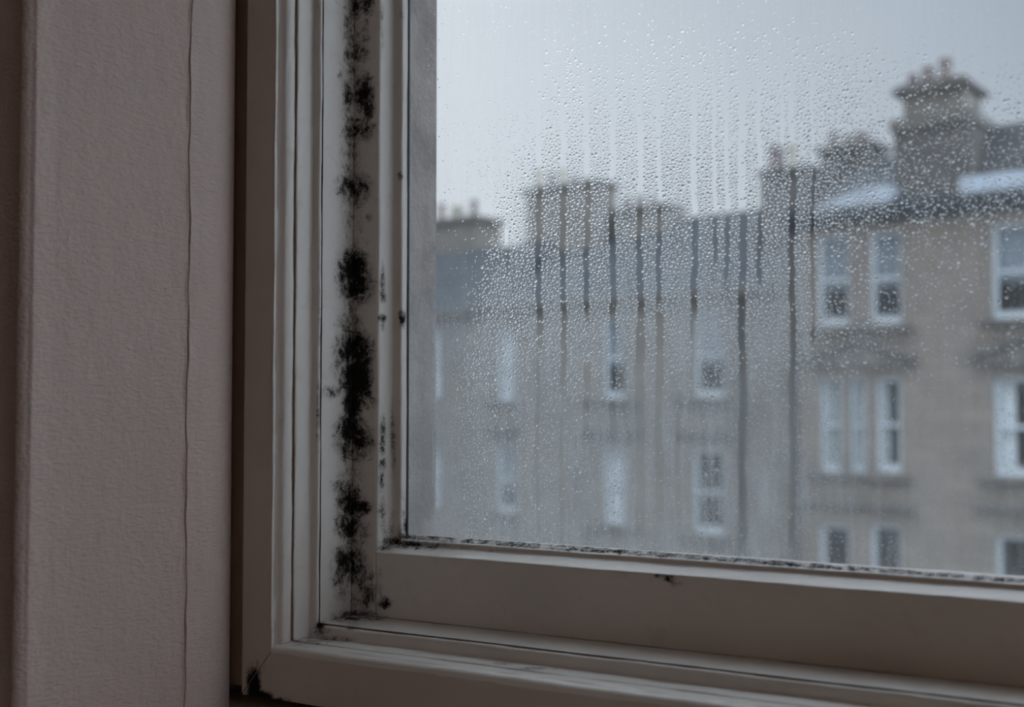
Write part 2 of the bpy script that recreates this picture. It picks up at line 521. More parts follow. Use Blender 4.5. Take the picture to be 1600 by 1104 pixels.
def ring_run(prof, side, wob=0.0, seed=0):
    """one straight run of a moulding with mitred ends. prof: list of (px, py, y)."""
    r2 = random.Random(seed)
    ph = [r2.uniform(0, 6) for _ in range(4)]
    P = []
    n = len(prof)
    XL = [X_(a, y) for a, b, y in prof]
    Y = [(-.1130 if side in ('bottom', 'top') and 458.3 < a < 461.5 else y) for a, b, y in prof]
    ZB = [Z_(p_[1], y) for p_, y in zip(prof, Y)]
    XR = [2 * XC - x for x in XL]
    ZT = [TOPZ + (XL[0] - x) for x in XL]
    if side == 'left':
        ts = axis_steps(0, 1, 0, 0.46, 0.0018, 0.05)
    elif side == 'bottom':
        ts = axis_steps(0, 1, 0, 0.64, 0.0022, 0.05)
    else:
        ts = [0, 0.5, 1]
    for i in range(n):
        for t_ in ts:
            if side in ('left', 'right'):
                x = XL[i] if side == 'left' else XR[i]
                z = ZB[i] + (ZT[i] - ZB[i]) * t_
                q = z
            else:
                z = ZB[i] if side == 'bottom' else ZT[i]
                x = XL[i] + (XR[i] - XL[i]) * t_
                q = x
            w = wob * (math.sin(q * 31 + ph[0] + i * .3) * .5 + math.sin(q * 83 + ph[1] + i * .7) * .35 + math.sin(q * 190 + ph[2] + i) * .2)
            y = Y[i] + w * 0.6
            if side == 'left': x += w
            if side == 'bottom': z += w
            P.append((x, y, z))
    m = len(ts)
    f = []
    for i in range(n - 1):
        for j in range(m - 1):
            q = (i * m + j, i * m + j + 1, (i + 1) * m + j + 1, (i + 1) * m + j)
            f.append(q)
    return np.array(P), f

def subdivide(prof, k_max=0.0025):
    out = [prof[0]]
    for a, b in zip(prof, prof[1:]):
        d = math.hypot(X_(a[0], a[2]) - X_(b[0], b[2]), a[2] - b[2])
        n = max(1, int(math.ceil(d / k_max)))
        for k in range(1, n + 1):
            u = k / n
            out.append(tuple(a[j] + (b[j] - a[j]) * u for j in range(3)))
    return out

def moulding(name, prof, parent, mats=('paint_v', 'paint_h'), wob=0.0, smooth=True, sides=('left', 'bottom', 'right', 'top')):
    prof = subdivide(prof)
    res = []
    for k, s in enumerate(sides):
        P, f = ring_run(prof, s, wob, seed=k + len(prof))
        if s in ('right', 'bottom'):
            f = [q[::-1] for q in f]
        o = mesh(name, P, f, M[mats[0] if s in ('left', 'right') else mats[1]], parent, smooth, {'mould': mould_at(P)})
        res.append(o)
    return res

# ------------------------------------------------------------------ the window
win = empty('window_1', (XC, 0, GB))
tag(win, 'old white painted sash window streaked with black mould and condensation', 'window', kind='structure')
bpy.context.view_layer.update()
def under(o):
    """keep the part where it stands while it hangs under the window"""
    o.matrix_parent_inverse = win.matrix_world.inverted()
    return o

PF_BEAD = [(638.3, 858.5, .0005), (636, 861.5, -.003), (632, 865.5, -.0085), (629, 868.5, -.0118), (627.5, 869.6, -.0130), (626.2, 870.6, -.0136), (625, 872.2, -.0138),
           (617, 875.8, -.0140), (613.5, 877.4, -.0146), (611.5, 878.6, -.0156), (607, 881.3, -.0190), (600, 887.0, -.0250), (593.6, 892.4, -.0315), (591.2, 893.8, -.0330), (589.6, 894.8, -.0334), (588.5, 896.0, -.0335)]
for o in moulding('glazing_bead', PF_BEAD, win, wob=0.00035): under(o)

# stiles and rails: flat front faces of the sash, with the joint at px 588
yF = -.0335
xs0, xs1 = X_(551, yF), X_(588.3, yF)
zr0, zr1 = Z_(1008.5, yF), Z_(895.6, yF)
def slab_grid(name, x0, x1, z0, z1, yf, yb, mat, dx=0.002, dz=0.002, fz=None, fx=None, parent=None):
    X = axis_steps(x0, x1, *(fx or (x0, x1)), dx, 0.05)
    Zs = axis_steps(z0, z1, *(fz or (z0, z1)), dz, 0.05)
    P = []; f = []
    b = 0.0006
    Xg = [x0] + [x0 + b] + [x for x in X if x0 + b < x < x1 - b] + [x1 - b, x1]
    Zg = [z0] + [z0 + b] + [z for z in Zs if z0 + b < z < z1 - b] + [z1 - b, z1]
    nz = len(Zg)
    for i, x in enumerate(Xg):
        for j, z in enumerate(Zg):
            e = (i in (0, len(Xg) - 1)) or (j in (0, nz - 1))
            P.append((x, yf + (b if e else 0), z))
    for i in range(len(Xg) - 1):
        for j in range(nz - 1):
            f.append((i * nz + j, (i + 1) * nz + j, (i + 1) * nz + j + 1, i * nz + j + 1))
    base = len(P)
    P += [(x0, yb, z0), (x1, yb, z0), (x1, yb, z1), (x0, yb, z1)]
    c = [0, (len(Xg) - 1) * nz, (len(Xg) - 1) * nz + nz - 1, nz - 1]
    f.append((base + 3, base + 2, base + 1, base))
    nX = len(Xg)
    f.append(tuple([base, base + 1] + [i * nz for i in range(nX - 1, -1, -1)]))
    f.append(tuple([base + 2, base + 3] + [i * nz + nz - 1 for i in range(nX)]))
    f.append(tuple([base + 3, base] + [j for j in range(nz)]))
    f.append(tuple([base + 1, base + 2] + [(nX - 1) * nz + j for j in range(nz - 1, -1, -1)]))
    P = np.array(P)
    o = mesh(name, P, f, mat, parent, False, {'mould': mould_at(P)})
    return under(o)
slab_grid('stile', xs0, xs1 - .0002, zr0, TOPZ + .03, yF, .012, M['paint_v'], fz=(zr0, CAMZ + .45), parent=win)
slab_grid('stile', 2 * XC - xs1, 2 * XC - xs0, zr0, TOPZ + .03, yF, .012, M['paint_v'], dx=.02, dz=.05, parent=win)
slab_grid('bottom_rail', xs1 + .0006, 2 * XC - xs1 - .0006, zr0 + .0002, zr1, yF, .012, M['paint_h'], dx=.003, dz=.003, fx=(xs1, 0.02), parent=win)
slab_grid('top_rail', xs1 + .0006, 2 * XC - xs1 - .0006, TOPZ + .017, TOPZ + .05, yF, .012, M['paint_h'], dx=.1, dz=.05, parent=win)
mb = MB(); mb.box(GL + .001, 2 * XC - GL - .001, -.03, .02, CAMZ + .62, CAMZ + .665)
meet = under(mb.build('meeting_rail', M['paint_h'], win, bevel=.004))

# linings (recess in front of the sash), staff bead, flat surround
PF_LINE = [(551.2, 1008.3, -.0320), (551, 1008.6, -.0345), (503.4, 1030.2, -.0860), (503, 1030.5, -.0866), (502.9, 1031.2, -.0855), (502.8, 1033, -.0800)]
for o in moulding('frame_lining', PF_LINE, win, wob=0.0002): under(o)
PF_STAFF = [(502.2, 1032.5, -.0790), (501.4, 1033.6, -.0868), (500, 1034.6, -.0885), (498.4, 1036.2, -.0897), (496.5, 1039, -.0904), (494.5, 1042.5, -.0907), (488, 1056, -.0908), (486.6, 1057.6, -.0911),
            (485.4, 1058.6, -.0922), (484.6, 1059.2, -.0935), (463, 1068.6, -.1125), (461.8, 1069.2, -.1130), (461, 1069.4, -.1120), (460.2, 1069.3, -.1085), (459.4, 1069.6, -.1085), (458.4, 1070.2, -.1128),
            (457.4, 1071, -.1150), (454.5, 1072.8, -.1182), (450, 1074.8, -.1216), (446.5, 1076.2, -.1238), (444, 1077.2, -.1250), (441.5, 1077.8, -.1256), (436, 1078.9, -.1262), (433.4, 1079.7, -.1270),
            (432, 1080.7, -.1284), (430.8, 1082.4, -.1304), (429.6, 1085.5, -.1325), (428.4, 1089.5, -.1338), (427, 1094.5, -.1343), (426.6, 1097.5, -.1338)]
for o in moulding('staff_bead', PF_STAFF, win, wob=0.00045): under(o)

# flat surround outside the bead: left leg meets the bottom board in a mitre
YA = -.1338
ax0, ax1 = -.775, X_(426.9, YA)
az1 = Z_(1096, YA)
az0 = float(at_y(430, 1092, YA)[2])
def surround(name, poly, mat, lab=None, fine=True):
    """flat board with an outline in (x, z); gridded so that the mould can lie on it"""
    mb = MB(); mb.prism(poly, YA, YA + .06)
    return mb.build(name, mat, win, bevel=.0012)
mz = 2 * XC - ax1
def quad_board(name, A, B, C_, Dd, mat, nu, nv):
    """A-B-C-D corners in (x,z); A-B is the long direction"""
    P = []; f = []
    for i in range(nu + 1):
        for j in range(nv + 1):
            u = i / nu; v = j / nv
            x = (A[0] * (1 - u) + B[0] * u) * (1 - v) + (Dd[0] * (1 - u) + C_[0] * u) * v
            z = (A[1] * (1 - u) + B[1] * u) * (1 - v) + (Dd[1] * (1 - u) + C_[1] * u) * v
            P.append((x, YA, z))
    for i in range(nu):
        for j in range(nv):
            a = i * (nv + 1) + j
            f.append((a, a + nv + 1, a + nv + 2, a + 1))
    n = len(P)
    P += [(q[0], YA + .06, q[1]) for q in (A, B, C_, Dd)]
    c = [0, nu * (nv + 1), nu * (nv + 1) + nv, nv]
    for k in range(4):
        k2 = (k + 1) % 4
        f.append((c[k2], c[k], n + k, n + k2))
    P = np.array(P)
    return under(mesh(name, P, f, mat, win, False, {'mould': mould_at(P)}))
g = .0004
sx0 = X_(383, YA)
quad_board('surround', (sx0, az0 + g * 3), (sx0, TOPZ + .14), (ax1, TOPZ + .14), (ax1, az1 + g * 2), M['paint_arch'], 420, 26)
quad_board('surround', (sx0 + .0004, az0), (2 * XC - sx0, az0), (mz, az1), (ax1 + .0004, az1), M['paint_arch'], 500, 18)
quad_board('surround', (2 * XC - sx0, TOPZ + .14), (2 * XC - sx0, az0 + g), (mz, az1 + g), (mz, TOPZ + .14), M['paint_arch'], 8, 3)
quad_board('surround', (2 * XC - sx0, TOPZ + .22), (sx0, TOPZ + .22), (sx0, TOPZ + .138), (2 * XC - sx0, TOPZ + .138), M['paint_arch'], 8, 3)

mb = MB(); mb.box(-.812, sx0 + .01, YA + .022, YA + .05, az0 + .001, TOPZ + .2)  # board added inside the gap so its shade stays dim brown
under(mb.build('gap_fill_board', M['paint_arch'], win))
mb = MB(); mb.box(GL - .0002, GL + .0009, -.0030, -.0006, GB, CAMZ + .62)
under(mb.build('edge_seal', M['iron'], win))
# glass
mb = MB(); mb.box(GL - .006, 2 * XC - GL + .006, 0.0, .003, GB - .006, CAMZ + .63)
under(mb.build('glass_pane', M['pane'], win))
mb = MB(); mb.box(GL - .006, 2 * XC - GL + .006, 0.002, .005, CAMZ + .65, TOPZ + .006)
under(mb.build('glass_pane', M['pane'], win))

# window board below the surround
mb = MB(); mb.box(-.86, .72, -.42, -.075, az0 - .045, az0 - .017)
o = mb.build('trim_1', M['paint_arch'], None, bevel=.004)
tag(o, 'painted window board just below the window surround', 'window board', kind='structure')

# ------------------------------------------------------------------ outer wall, its stone jamb, the room
JX = -.655
mb = MB()
o_z0, o_z1 = az0 - .05, TOPZ + .02
mb.box(-3.2, JX, .016, .112, -11.5, 6.5)
mb.box(2 * XC - JX, 3.2, .016, .112, -11.5, 6.5)
mb.box(JX, 2 * XC - JX, .016, .112, o_z1, 6.5)
mb.box(JX, 2 * XC - JX, .016, .112, -11.5, GB - .055)
o = mb.build('wall_outside', M['jamb_stone'])
tag(o, 'rough grey brown stone jamb of the outside wall beyond the glass', 'wall', kind='structure')
mb = MB()
mb.prism_u([(.013, GB - .055), (.16, GB - .07), (.16, GB - .05), (.013, GB - .018)], JX, 2 * XC - JX)
o = mb.build('trim_2', M['jamb_stone'])
tag(o, 'sloping stone sill outside below the glass', 'sill', kind='structure')

# left reveal: papered panel with a cracked seam and rounded edges
WY0 = -.352
def reveal():
    pts = []
    ya = YA - .070
    RS = .072
    def silhouette(xa):
        xb_ = X_(49, WY0 + .012); L_ = math.hypot(xb_ - xa, WY0 + .012 - ya)
        tx_, ty_ = (xb_ - xa) / L_, (WY0 + .012 - ya) / L_
        nx_, ny_ = (-ty_, tx_) if -ty_ > 0 else (ty_, -tx_)
        return max(project(np.array([[xa - tx_ * RS * math.sin(a) - nx_ * RS * (1 - math.cos(a)), ya - ty_ * RS * math.sin(a) - ny_ * RS * (1 - math.cos(a)), CAMZ]]))[0][0] for a in np.linspace(0, 1.57, 40))
    xa = min(np.linspace(-.80, -.66, 141), key=lambda q: abs(silhouette(q) - 362))                # far end, touches the surround
    xb = X_(49, WY0 + .012); yb = WY0 + .012  # near end, before the rounding
    L = math.hypot(xb - xa, yb - ya)
    tx, ty = (xb - xa) / L, (yb - ya) / L
    nx, ny = -ty, tx                          # faces the window opening (+x)
    if nx < 0: nx, ny = -nx, -ny
    # parameter of the seam at px 293
    best = min(((abs(project(np.array([[xa + tx * s, ya + ty * s, CAMZ + .05]]))[0][0] - 293), s) for s in np.linspace(0, L, 4000)))[1]
    S = sorted(set([round(x, 5) for x in np.linspace(0, L, 60)] + [round(x, 5) for x in np.linspace(L - .022, L, 16)] + [round(best + q, 5) for q in (-.004, -.0028, -.002, -.0014, -.0011, -.0008, -.0006, 0, .0006, .0008, .0011, .0014, .002, .0028, .004)]))
    R = .010
    zs = axis_steps(az0 - .018, 2.95, az0 - .02, CAMZ + .5, .004, .1)
    P = []; rows = 0
    for z in zs:
        wobs = .0007 * math.sin(z * 19) + .0005 * math.sin(z * 57 + 1) + .0003 * math.sin(z * 143)
        open_ = 0.5 + 0.5 * max(0, math.sin(z * 9 + 2.2) + .5 * math.sin(z * 41))
        row = []
        row.append((xa - RS - .02, ya + RS, z))
        for k in range(12, 0, -1):
            a = k / 12 * math.pi / 2
            row.append((xa + tx * (-RS * math.sin(a)) - nx * RS * (1 - math.cos(a)), ya + ty * (-RS * math.sin(a)) - ny * RS * (1 - math.cos(a)), z))
        for s in S:
            d = s - best
            ss = s + wobs * math.exp(-(d / .02) ** 2)
            h = 0.0
            if abs(d) <= .00065: h = -.009 * open_ - .002
            
            if d > .0007: h += .0005 * math.exp(-((d - .001) / .0012) ** 2) * (1 + .8 * math.sin(z * 70))
            if d < -.0007: h += .0007 * math.exp(-((d + .0016) / .0022) ** 2) * (1 + .6 * math.sin(z * 47 + 1))
            h += .0012 * math.sin(z * 7 + s * 20) * .4
            e = L - s                                   # a slim rounded bead runs along the near edge
            if e < .02: h += .0016 * (.5 + .5 * math.cos(math.pi * e / .02))
            row.append((xa + tx * ss + nx * h, ya + ty * ss + ny * h, z))
        # rounding to the room side
        for k in range(1, 11):
            a = k / 10 * math.pi / 2
            ex = xb + tx * R * math.sin(a) - nx * R * (1 - math.cos(a))
            ey = yb + ty * R * math.sin(a) - ny * R * (1 - math.cos(a))
            row.append((ex, ey, z))
        lx, ly = row[-1][0], row[-1][1]
        row.append((lx - .02, ly, z)); row.append((lx - .08, ly, z)); row.append((lx - .3, ly, z)); row.append((-2.4, ly, z))
        n = len(row); P += row
    m = len(zs)
    f = [(j * n + i, j * n + i + 1, (j + 1) * n + i + 1, (j + 1) * n + i) for j in range(m - 1) for i in range(n - 1)]
    return np.array(P), f, row[-1][1]
P, f, WYF = reveal()
o = mesh('wall_left', P, f, M['paper'], None, True)
tag(o, 'mauve beige papered window reveal with a thin vertical crack', 'wall', kind='structure')
# back faces: core of the front wall so that no daylight leaks in
mb = MB()
zf = az0 - .047
mb.box(-2.4, -.81, WYF + .004, .014, 0, 2.95)
mb.box(.72, 2.4, WYF + .004, .014, 0, 2.95)
mb.box(-.81, .72, YA + .02, .014, TOPZ + .07, 2.95)
mb.box(-.81, .72, WYF + .004, YA - .002, TOPZ + .23, 2.95)
mb.box(-.81, .72, WYF + .03, .014, 0, zf)
o = mb.build('wall_front', M['room_wall'])
tag(o, 'room wall around and below the window recess', 'wall', kind='structure')
mb = MB(); mb.box(.56, .72, WYF - .11, YA, az0 - .017, 2.95)  # unseen; drawn out into the room to shade the rail's right end
o = mb.build('wall_recess', M['paper']); tag(o, 'papered right side of the window recess', 'wall', kind='structure')
mb = MB(); mb.box(-2.4, 2.4, -4.6, WYF + .03, -.1, 0); o = mb.build('floor', M['floor']); tag(o, 'varnished floorboards of the room', 'floor', kind='structure')
mb = MB(); mb.box(-2.5, 2.5, -4.7, .014, 2.95, 3.05); o = mb.build('ceiling', M['ceiling']); tag(o, 'off white ceiling of the room', 'ceiling', kind='structure')
mb = MB(); mb.box(-2.5, 2.5, -4.7, -4.6, -.1, 2.95); o = mb.build('wall_rear', M['room_wall']); tag(o, 'warm plaster wall at the far side of the room', 'wall', kind='structure')
mb = MB(); mb.box(-2.5, -2.4, -4.6, .014, -.1, 2.95); o = mb.build('wall_side', M['room_wall']); tag(o, 'warm plaster side wall of the room beyond the recess', 'wall', kind='structure')
WX, WYA, WYB, WZA, WZB = 1.7, -1.35, -.45, .45, 2.75
mb = MB()
mb.box(WX, WX + .3, -4.6, WYA, -.1, 2.95); mb.box(WX, WX + .3, WYB, .014, -.1, 2.95)
mb.box(WX, WX + .3, WYA, WYB, -.1, WZA); mb.box(WX, WX + .3, WYA, WYB, WZB, 2.95)
o = mb.build('wall_right', M['room_wall']); tag(o, 'warm plaster wall at the other side of the room', 'wall', kind='structure')

w2 = empty('added_window', (WX + .2, (WYA + WYB) / 2, WZA))  # added out of view so skylight reaches the reveal and mouldings
tag(w2, 'added tall side window, out of view, that lights the reveal', 'window', kind='structure')
mb = MB()
Y2 = (WYB - WYA) / 2; H2 = WZB - WZA
mb.box(-.03, .03, -Y2, -Y2 + .06, 0, H2); mb.box(-.03, .03, Y2 - .06, Y2, 0, H2); mb.box(-.03, .03, -Y2 + .06, Y2 - .06, 0, .08)
mb.box(-.03, .03, -Y2 + .06, Y2 - .06, H2 - .06, H2); mb.box(-.025, .025, -Y2 + .06, Y2 - .06, H2 / 2 - .03, H2 / 2 + .03); mb.box(-.028, .028, -.04, .04, .08, H2 - .06)
mb.build('window_frame', M['paint_v'], w2)
mb = MB(); mb.box(-.002, .002, -Y2 + .06, Y2 - .06, .08, H2 - .06); mb.build('glass_pane', M['pane'], w2)
# ceiling lamp added out of view as a dim warm fill
def fill_lamp():
    t = empty('fill_pendant', (0.9, -2.6, 2.95))
    tag(t, 'added dim pendant fill lamp with a cream shade, out of view', 'lamp')
    mb = MB(); mb.lathe(0, 0, [(.05, -.02), (.05, 0)]); mb.build('ceiling_rose', M['white_sash'], t)
    mb = MB(); mb.lathe(0, 0, [(.004, -.55), (.004, -.02)], 8); mb.build('cord', M['iron'], t)
    m, tt, o = new_mat('cream_fill_shade')
    p = pbsdf(tt, (.8, .65, .45), .8)
    p.inputs['Emission Color'].default_value = (1, .62, .38, 1)
    p.inputs['Emission Strength'].default_value = FILL_GLOW
    tt.links.new(p.outputs[0], o.inputs['Surface'])
    mb = MB(); mb.lathe(0, 0, [(.20, -.80), (.12, -.55)], 32); mb.build('fill_shade', m, t, True)
FILL_GLOW = 1.9
fill_lamp()

# ------------------------------------------------------------------ mist and drops on the glass
TRACKS = [  # x, half width, top, bottom of the cleared run
    (842, 4.5, 40, 560), (880, 4.5, 0, 640), (917, 4.5, 0, 520), (957, 5, 0, 700), (1000, 5, 0, 560), (1030, 4, 0, 500), (1085, 5, 0, 640),
    (1117, 3.5, 0, 440), (1136, 4, 0, 470), (1160, 6, 0, 880), (1187, 4, 60, 470), (1238, 5, 0, 870), (1222, 3, 0, 300), (1000, 7, 500, 860), (1030, 6, 480, 830),
    (793, 2.5, 340, 440), (840, 3, 560, 860), (878, 3, 640, 880), (1528, 6, 0, 330), (1270, 3, 60, 560), (916, 5, 560, 700), (1060, 4, 640, 840)]
def track_w(px, py):
    k = np.zeros_like(px)
    for x, w, a, b in TRACKS:
        xx = x + 1.2 * np.sin(py / 37.0 + x) + .6 * np.sin(py / 11.0 + 2 * x)
        e = np.clip((py - a) / 12, 0, 1) * np.clip((b - py) / 40, 0, 1)
        k = np.maximum(k, e * np.clip((w + .8 - np.abs(px - xx)) / 1.6, 0, 1))
    return k
def sm(x, a, b):
    t_ = np.clip((x - a) / (b - a), 0, 1)
    return t_ * t_ * (3 - 2 * t_)
def vnoise(x, y, s, seed):
    """smooth value noise"""
    r_ = np.random.default_rng(seed).random((64, 64))
    xs = x / s; ys = y / s
    xi = np.floor(xs).astype(int); yi = np.floor(ys).astype(int)
    fx = xs - xi; fy = ys - yi
    fx = fx * fx * (3 - 2 * fx); fy = fy * fy * (3 - 2 * fy)
    g_ = lambda a, b: r_[a % 64, b % 64]
    return (g_(xi, yi) * (1 - fx) + g_(xi + 1, yi) * fx) * (1 - fy) + (g_(xi, yi + 1) * (1 - fx) + g_(xi + 1, yi + 1) * fx) * fy

def big_density(px, py):
    left = 700 + 70 * sm(py, 620, 250) + 60 * sm(py, 330, 120)
    d = sm(px, left, left + 70) * sm(py, 90, 330) * (1 - sm(py, 470, 640) * .97)
    d *= 1 - sm(px, 1230, 1420) * .72
    d = np.maximum(d, .42 * sm(py, 20, 200) * sm(px, 820, 900) * (1 - sm(px, 1260, 1420)) * (1 - sm(py, 330, 420)))
    d = np.maximum(d, .13 * sm(px, 1180, 1260) * sm(py, 60, 220) * (1 - sm(py, 430, 560)))
    d *= (px > 676)
    d *= 1 - .75 * sm(px, 1240, 1300) * sm(py, 320, 370)
    d *= 1 - .4 * sm(px, 1360, 1420)
    return d
def small_density(px, py):
    d = .55 * sm(py, 420, 620) * (1 - sm(px, 1240, 1420) * .7) * (1 - .35 * sm(py, 700, 900))
    d = np.maximum(d, .20 * sm(px, 690, 800) * sm(py, 0, 200))
    d = np.maximum(d, .32 * sm(px, 1180, 1260) * sm(py, 60, 300) * (1 - sm(px, 1380, 1600) * .6) * (1 - sm(py, 500, 700) * .7))
    d = np.maximum(d, .12 * (px < 677) * (px > 640))
    d *= 1 - .55 * sm(px, 1260, 1320) * sm(py, 320, 380)
    d = np.maximum(d, .05)
    return d

def drops():
    seeds = []
    cells = {}
    def free(x, y, r):
        ix, iy = int(x // 6), int(y // 6)
        for a in (-1, 0, 1):
            for b in (-1, 0, 1):
                for (p, q, s_) in cells.get((ix + a, iy + b), ()):
                    if (p - x) ** 2 + (q - y) ** 2 < ((r + s_) * 1.13) ** 2: return False
        return True
    def put(x, y, r):
        for k in (1, .8, .62):
            if r * k >= .5 and free(x, y, r * k):
                cells.setdefault((int(x // 6), int(y // 6)), []).append((x, y, r * k))
                seeds.append((x, y, r * k)); return
    def scatter(cell, dens, rmin, rmax, jitter=.42):
        ys = np.arange(-10, 900, cell * .87)
        for r_i, y in enumerate(ys):
            xs = np.arange(641, 1606, cell) + (cell / 2 if r_i % 2 else 0)
            px = xs + rng.uniform(-jitter, jitter, len(xs)) * cell
            py = y + rng.uniform(-jitter, jitter, len(xs)) * cell
            keep = rng.random(len(xs)) < dens(px, py) * (.55 + .9 * vnoise(px, py, 38, 3)) * (1 - track_w(px, py))
            for a, b in zip(px[keep], py[keep]):
                put(a, b, rng.uniform(rmin, rmax) if rng.random() < .8 else rng.uniform(rmax, rmax * 1.25))
    scatter(5.2, big_density, 1.5, 2.3)
    scatter(4.1, big_density, 1.1, 1.7)
    scatter(3.3, big_density, .7, 1.2)
    nbig = len(seeds)
    scatter(3.4, lambda x, y: small_density(x, y) * (1 - big_density(x, y) * .6), .55, 1.15, .48)
    # drops hanging at the heads of the runs and along a few of them
    for x, w, a, b in TRACKS:
        if b > 450:
            for k in range(int((b - a) / 60)):
                yy = rng.uniform(a + 20, b)
                put(x + rng.uniform(-2, 2), yy, rng.uniform(1.2, 2.0))
    V = []; Fc = []; n0 = 0
    for i, (px, py, r) in enumerate(seeds):
        big = r > 1.25
        seg = 9 if big else 6
        rings = [(1.0, 0.0), (.86, .42), (.52, .82)] if big else [(1.0, 0.0), (.7, .62)]
        c = at_y(px, py, 0)
        if c[2] < GB + .002 or c[0] < GL + .0015: continue
        dist = float((c - CAM) @ FW)
        rw = r * dist / F * 1.06
        el = rng.uniform(.85, 1.12) if big else 1.0
        sh = rng.uniform(-.35, .35) if big else 0
        wob = 1 + (rng.uniform(-.14, .08, seg) if big else np.zeros(seg))
        hgt = rw * (rng.uniform(.42, .66) if big else rng.uniform(.4, .6)) * (.40 + .60 * float(sm(np.array(py), 200, 380)))
        for rr, hh in rings:
            for k in range(seg):
                a = 2 * math.pi * k / seg
                x = math.cos(a) * rr * wob[k] * rw * 1.08
                z = math.sin(a) * rr * wob[k] * rw * el
                V.append((c[0] + x + sh * z, -.0003 - hh * hgt, c[2] + z - hh * hgt * .35))
        V.append((c[0], -.0003 - hgt, c[2] - hgt * .35))
        nr = len(rings)
        top = n0 + nr * seg
        for q in range(nr - 1):
            for k in range(seg):
                k2 = (k + 1) % seg
                Fc.append((n0 + q * seg + k, n0 + q * seg + k2, n0 + (q + 1) * seg + k2, n0 + (q + 1) * seg + k))
        for k in range(seg):
            Fc.append((n0 + (nr - 1) * seg + k, n0 + (nr - 1) * seg + (k + 1) % seg, top))
        # flat base with its own vertices, so that shading stays crisp at the rim
        n0 = top + 1
        b0 = n0
        for k in range(seg):
            V.append(V[top - nr * seg + k])
        Fc.append(tuple(b0 + k for k in range(seg - 1, -1, -1)))
        n0 = b0 + seg
    print('drops', len(seeds), 'verts', len(V))
    return V, Fc
V, Fc = drops()
o = mesh('condensation_droplets', V, Fc, M['water'], None, True)
tag(o, 'beads of clear condensation clinging to the inside of the window pane', 'condensation', kind='stuff')

def film():
    xs = np.linspace(GL + .0006, .03, 460)
    zs = np.linspace(GB + .0006, CAMZ + .46, 300)
    P = np.array([(x, -.00015, z) for x in xs for z in zs])
    px, py = project(P)
    m = .05 + .05 * sm(py, 100, 300) + (.19 + .15 * (1 - sm(px, 1190, 1290))) * sm(py, 330, 560) * (1 - .55 * sm(px, 1230, 1500)) + .10 * sm(py, 600, 860)
    m += .15 * big_density(px, py) * sm(py, 200, 330)
    m *= .75 + .5 * vnoise(px, py * .35, 30, 5)
    m = m * (1 - .92 * track_w(px, py) * (.55 * sm(py, 40, 300)) * (1 + .8 * sm(py, 300, 340)) * (1 - .5 * sm(py, 500, 640)))
    m = m + .25 * np.exp(-((px - 640) / 6) ** 2) * .5
    m[(px < 676)] *= .5
    nz = len(zs)
    f = [(i * nz + j, (i + 1) * nz + j, (i + 1) * nz + j + 1, i * nz + j + 1) for i in range(len(xs) - 1) for j in range(nz - 1)]
    o = mesh('condensation_mist', P, f, M['film'], None, False, {'mist': m})
    tag(o, 'fine grey mist of condensation over the pane with clear vertical runs', 'mist', kind='stuff')
film()

# ------------------------------------------------------------------ the street outside
XV = -1300.0                                 # where the frontage's level lines meet, px
th = math.atan((XV - 800) / F) - ALPHA       # azimuth of the frontage line, from +y
UL = np.array([-math.sin(th), -math.cos(th), 0.0])      # to the right along the frontage
VN = np.array([-UL[1], UL[0], 0.0])          # away from us
if VN[1] < 0: VN = -VN
d0 = ray(1340, 612)
P0 = CAM + d0 * (23.6 / (d0 @ FW)) ; P0[2] = CAMZ
def T(u, v, z):
    p = P0 + UL * u + VN * v
    return (float(p[0]), float(p[1]), z)
def fac(px, py, v=0.0):
    """pixel -> (u, z) on the plane v behind the frontage"""
    d = ray(px, py)
    t_ = ((P0 + VN * v - CAM) @ VN) / (d @ VN)
    p = CAM + d * t_
    return float((p - P0) @ UL), float(p[2])
STREET = -10.5

def box_px(mb, x0, y0, x1, y1, v0, v1, vref=None, xm=None):
    vr = v0 if vref is None else vref
    xm_ = (x0 + x1) / 2 if xm is None else xm
    ym = (y0 + y1) / 2
    u0 = fac(x0, ym, vr)[0]; u1 = fac(x1, ym, vr)[0]
    z1 = fac(xm_, y0, vr)[1]; z0 = fac(xm_, y1, vr)[1]
    mb.box(u0, u1, v0, v1, z0, z1, T)
    return u0, u1, z0, z1

def wall_holes(u0, u1, z0, z1, holes, v, depth=.22):
    us = sorted(set([u0, u1] + [h[0] for h in holes] + [h[1] for h in holes]))
    zs = sorted(set([z0, z1] + [h[2] for h in holes] + [h[3] for h in holes]))
    mb = MB()
    for a, b in zip(us, us[1:]):
        for c, d in zip(zs, zs[1:]):
            mu, mz_ = (a + b) / 2, (c + d) / 2
            if any(h[0] < mu < h[1] and h[2] < mz_ < h[3] for h in holes): continue
            mb.add([T(a, v, c), T(b, v, c), T(b, v, d), T(a, v, d)], [(0, 1, 2, 3)])
    for h in holes:
        a, b, c, d = h[:4]
        q = v + depth
        for e in (((a, c), (a, d)), ((b, d), (b, c)), ((a, d), (b, d)), ((b, c), (a, c))):
            (p, r), (s, t_) = e
            mb.add([T(p, v, r), T(s, v, t_), T(s, q, t_), T(p, q, r)], [(0, 1, 2, 3)])
    return mb

